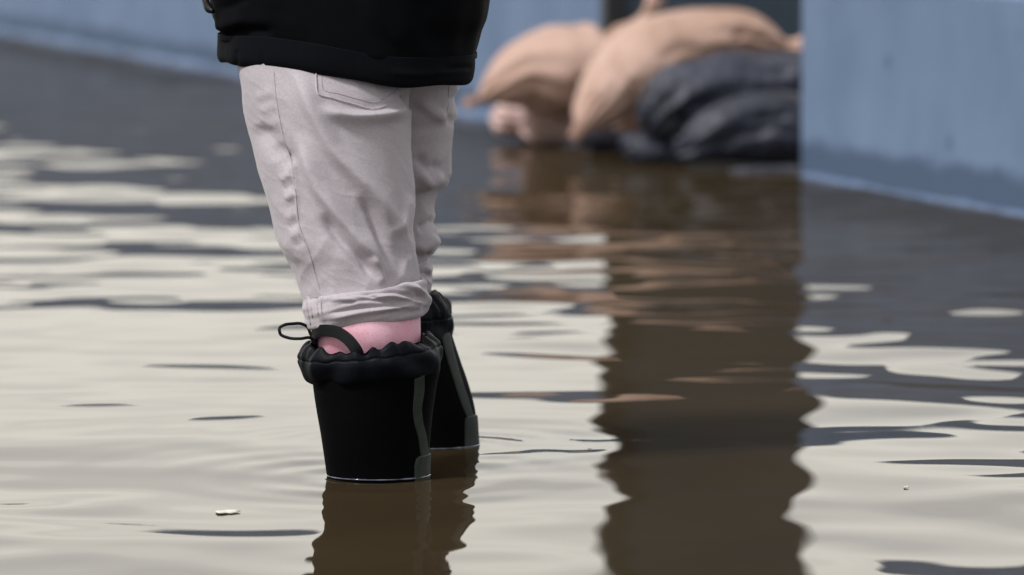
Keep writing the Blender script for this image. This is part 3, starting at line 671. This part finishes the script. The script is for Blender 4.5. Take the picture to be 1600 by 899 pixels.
# boots ------------------------------------------------------------------
def foot(x, y, tx, ty):
    return grid_mesh('f', tube([(x - tx * .05, y - ty * .05, -.205), (x, y, -.205), (x + tx * .09, y + ty * .09, -.212), (x + tx * .17, y + ty * .17, -.22), (x + tx * .20, y + ty * .20, -.225)], [.050, .052, .045, .036, .018], 24, 24), cap0=True, cap1=True)
def make_boot(rows, crows, ctilt, cfore, seed, foot_at, stripe, patch, amp):
    lf = Loft(rows, 200, 160, 2.05)
    def hb(px, py, G, n): return .0012 * vnoise(G[..., 0] * 6, G[..., 1] * 6, G[..., 2] * 7, seed)
    G = displace(lf.G, hb)
    bt = link('boot', join_meshes('boot', [grid_mesh('b', G, cap1=True), foot(*foot_at)]), M['neoprene'], person)
    cl_ = Loft(crows, 90, 420, 2.05, ctilt, cfore, byidx=True)
    th = cl_.th[None]; tv = np.linspace(0, 1, 90)[:, None]
    rs = np.random.RandomState(seed); g_ = np.zeros((90, 420))
    for k in range(16):
        f = rs.randint(8, 42); g_ += np.sin(th * f + rs.uniform(0, 6.28) + tv * rs.uniform(-2.5, 2.5)) / (f**.45)
    g_ /= np.abs(g_).max(); top = np.exp(-((tv - .62) / .22)**2); seam = np.exp(-((tv - .40) / .018)**2)
    def hc(px, py, G_, n): return amp * g_ * (.07 + .85 * top) - .0012 * seam + .0034 * vnoise(G_[..., 0] * 15, G_[..., 1] * 15, G_[..., 2] * 22, seed + 3)
    Gc_ = displace(cl_.G, hc)
    gr = np.zeros_like(g_)
    for k in range(8):
        f = rs.randint(8, 26); gr += np.sin(th * f + rs.uniform(0, 6.28))
    Gc_[..., 2] += .0007 * gr * top
    link('collar', grid_mesh('collar', Gc_), M['nylon'], bt)
    patch_on(G, lf, 80, stripe, .0014, M['rubber'], 'stripe', bt)
    patch_on(G, lf, 40, patch, .0024, M['rubber'], 'ankle_guard', bt, nu=30)
    return bt, lf, G, Gc_
bY = 7.485
bl, blf, Gb, Gcol = make_boot(
    [(552, 489, 686, bY, .086), (575, 488, 688, bY, .088), (600, 490, 683, bY, .086), (640, 495, 677, bY, .082), (690, 502, 673, bY, .076), (730, 508, 672, bY, .072), (760, 512, 671, bY, .071), (850, 522, 668, bY, .068), (985, 520, 668, bY, .068)],
    [(586, 489, 685, bY, .085), (582, 480, 688, bY, .090), (571, 473, 690, bY, .095), (557, 468, 690, bY, .098), (546, 468, 686, bY, .098), (537, 474, 677, bY, .097), (532, 481, 669, bY, .092), (536, 486, 665, bY, .088), (552, 490, 663, bY, .085), (574, 492, 662, bY, .084)],
    .10, .02, 61, (-.175, 7.49, .66, .75), [(556, 644, 662), (600, 647, 663), (635, 645, 659), (655, 647, 661), (680, 653, 666), (712, 657, 670)], [(707, 658, 668), (709, 652, 671.5), (714, 648.5, 672), (724, 646.5, 672), (757, 646, 671.5)], .0034)
b2Y = 7.87
br, brf, Gb2, Gcol2 = make_boot(
    [(492, 540, 700, b2Y, .082), (512, 543, 704, b2Y, .082), (560, 556, 717, b2Y, .078), (600, 568, 730, b2Y, .075), (645, 582, 742, b2Y, .071), (680, 590, 746, b2Y, .068), (702, 596, 748, b2Y, .067), (800, 604, 748, b2Y, .065), (925, 602, 746, b2Y, .065)],
    [(526, 546, 701, b2Y, .081), (519, 542, 705, b2Y, .086), (506, 538, 709, b2Y, .090), (494, 536, 710, b2Y, .092), (480, 538, 706, b2Y, .090), (466, 542, 698, b2Y, .085), (456, 548, 688, b2Y, .080), (460, 552, 682, b2Y, .075), (500, 556, 680, b2Y, .073)],
    -.02, .02, 71, (-.115, 7.87, .66, .75), [(500, 683, 697), (560, 699, 711), (600, 711, 723), (630, 721, 733), (650, 729, 739)], [(646, 731, 738), (648, 727, 741), (656, 725.5, 744), (680, 725.5, 746), (706, 725.5, 747.6)], .0036)
# seam round the near boot's collar
cs = [(470, 560), (490, 560), (520, 561), (545, 562), (580, 558), (620, 550), (655, 545), (672, 536)]

# pull strap and draw cord on the near boot
def ribbon3(pts, wdir, w_, t_, n=50):
    S = spline(pts, n); W = np.array(wdir, float); G = np.zeros((n, 8, 3))
    tg = np.gradient(S, axis=0); tg /= np.linalg.norm(tg, axis=1, keepdims=True)
    Wi = hermite(np.linspace(0, 1, len(W)), W, np.linspace(0, 1, n))
    for i in range(n):
        wd = Wi[i] - tg[i] * (Wi[i] @ tg[i]); wd /= np.linalg.norm(wd); nn = np.cross(tg[i], wd)
        for k, (a, b) in enumerate([(-1, -.5), (-.5, -1), (.5, -1), (1, -.5), (1, .5), (.5, 1), (-.5, 1), (-1, .5)]): G[i, k] = S[i] + wd * w_ * a / 2 + nn * t_ * b / 2
    return grid_mesh('r', G, cap0=True, cap1=True)
pts = [P(492, 545, 7.50), P(487, 532, 7.485), P(492, 520, 7.455), P(512, 517, 7.425), P(532, 522, 7.405), P(547, 534, 7.395), P(557, 548, 7.392), P(562, 566, 7.40)]
link('pull_strap', ribbon3(pts, [(.2, -.6, .8), (.1, -.5, 1), (0, -.2, 1), (.25, -.2, 1), (.6, -.2, .7), (.9, -.1, .3)], .0160, .0012), M['webbing'], bl, smooth=False)
cord = [P(492, 534, 7.46), P(484, 528, 7.45), P(468, 529.5, 7.44), P(450, 528, 7.44), (P(438, 522, 7.44)), P(436.5, 515, 7.44), P(443, 508.5, 7.45), P(458, 506, 7.46), P(472, 506.5, 7.47), P(481, 512, 7.475), P(485, 522, 7.475), P(492, 538, 7.47)]
link('draw_cord', grid_mesh('c', tube(cord, [.0021] * len(cord), 90, 10), cap0=True, cap1=True), M['cord'], bl)

# film of water climbing at each boot
def rim(lf, level, parent, off=.0012, a0=math.pi, a1=2 * math.pi, hgt=.0028):
    G = np.zeros((90, 8, 3)); th = np.linspace(a0, a1, 90)
    c = lf.at(np.full(90, float(level)), th)
    for i in range(90):
        d = np.array([math.cos(th[i]), math.sin(th[i]), 0]); ph = np.linspace(0, 2 * np.pi, 8, endpoint=False); e = math.sin(math.pi * i / 89)**.35 * (.45 + .35 * math.sin(i * .31 + 1) * math.sin(i * .13))
        base = np.array([c[i, 0], c[i, 1], 0.0011])
        G[i] = base + d * off + (np.cos(ph)[:, None] * d * .0028 + np.sin(ph)[:, None] * np.array([0, 0, hgt * .6])) * (.25 + .75 * e)
    return link('water_film', grid_mesh('rim', G), M['rim'], parent)
rim(blf, 748, bl); rim(brf, 700, br)

# ------------------------------------------------------------------ bits floating on the water
def petal(px, py, r, seed, label, mat=M['petal']):
    Y = waterY(py); c = P(px, py, Y); rs = random.Random(seed); bm = bmesh.new(); n = 22; a0 = rs.uniform(0, 6)
    ring = []; ring2 = []
    for i in range(n):
        a = 2 * math.pi * i / n; q = r * (1 + .25 * math.sin(2 * a + a0) + .12 * math.sin(5 * a)); ring.append(bm.verts.new((q * math.cos(a), q * 1.6 * math.sin(a), .0010 + .0004 * math.sin(a * 2))))
        ring2.append(bm.verts.new((q * .55 * math.cos(a), q * .9 * math.sin(a), .0015)))
    m_ = bm.verts.new((0, 0, .001))
    for i in range(n):
        j = (i + 1) % n; bm.faces.new((ring[i], ring[j], ring2[j], ring2[i])); bm.faces.new((ring2[i], ring2[j], m_))
    ex = bmesh.ops.extrude_face_region(bm, geom=bm.faces[:])
    for v in [e for e in ex['geom'] if isinstance(e, bmesh.types.BMVert)]: v.co.z += .0008
    bmesh.ops.recalc_face_normals(bm, faces=bm.faces)
    me = bpy.data.meshes.new('floating_leaf'); bm.to_mesh(me); bm.free(); o = link('floating_leaf', me, mat); o.location = (c[0], Y, water_z(c[0], Y) + .0002)
    tag(o, label, 'floating leaf', 'pale flecks floating on the flood')
petal(355, 800, .0125, 1, 'pale leaf floating in the left foreground, largest of the flecks')
petal(921, 707, .0028, 2, 'tiny pale fleck floating right of the boots')
petal(1416, 766, .0028, 3, 'tiny pale fleck floating near the right edge')
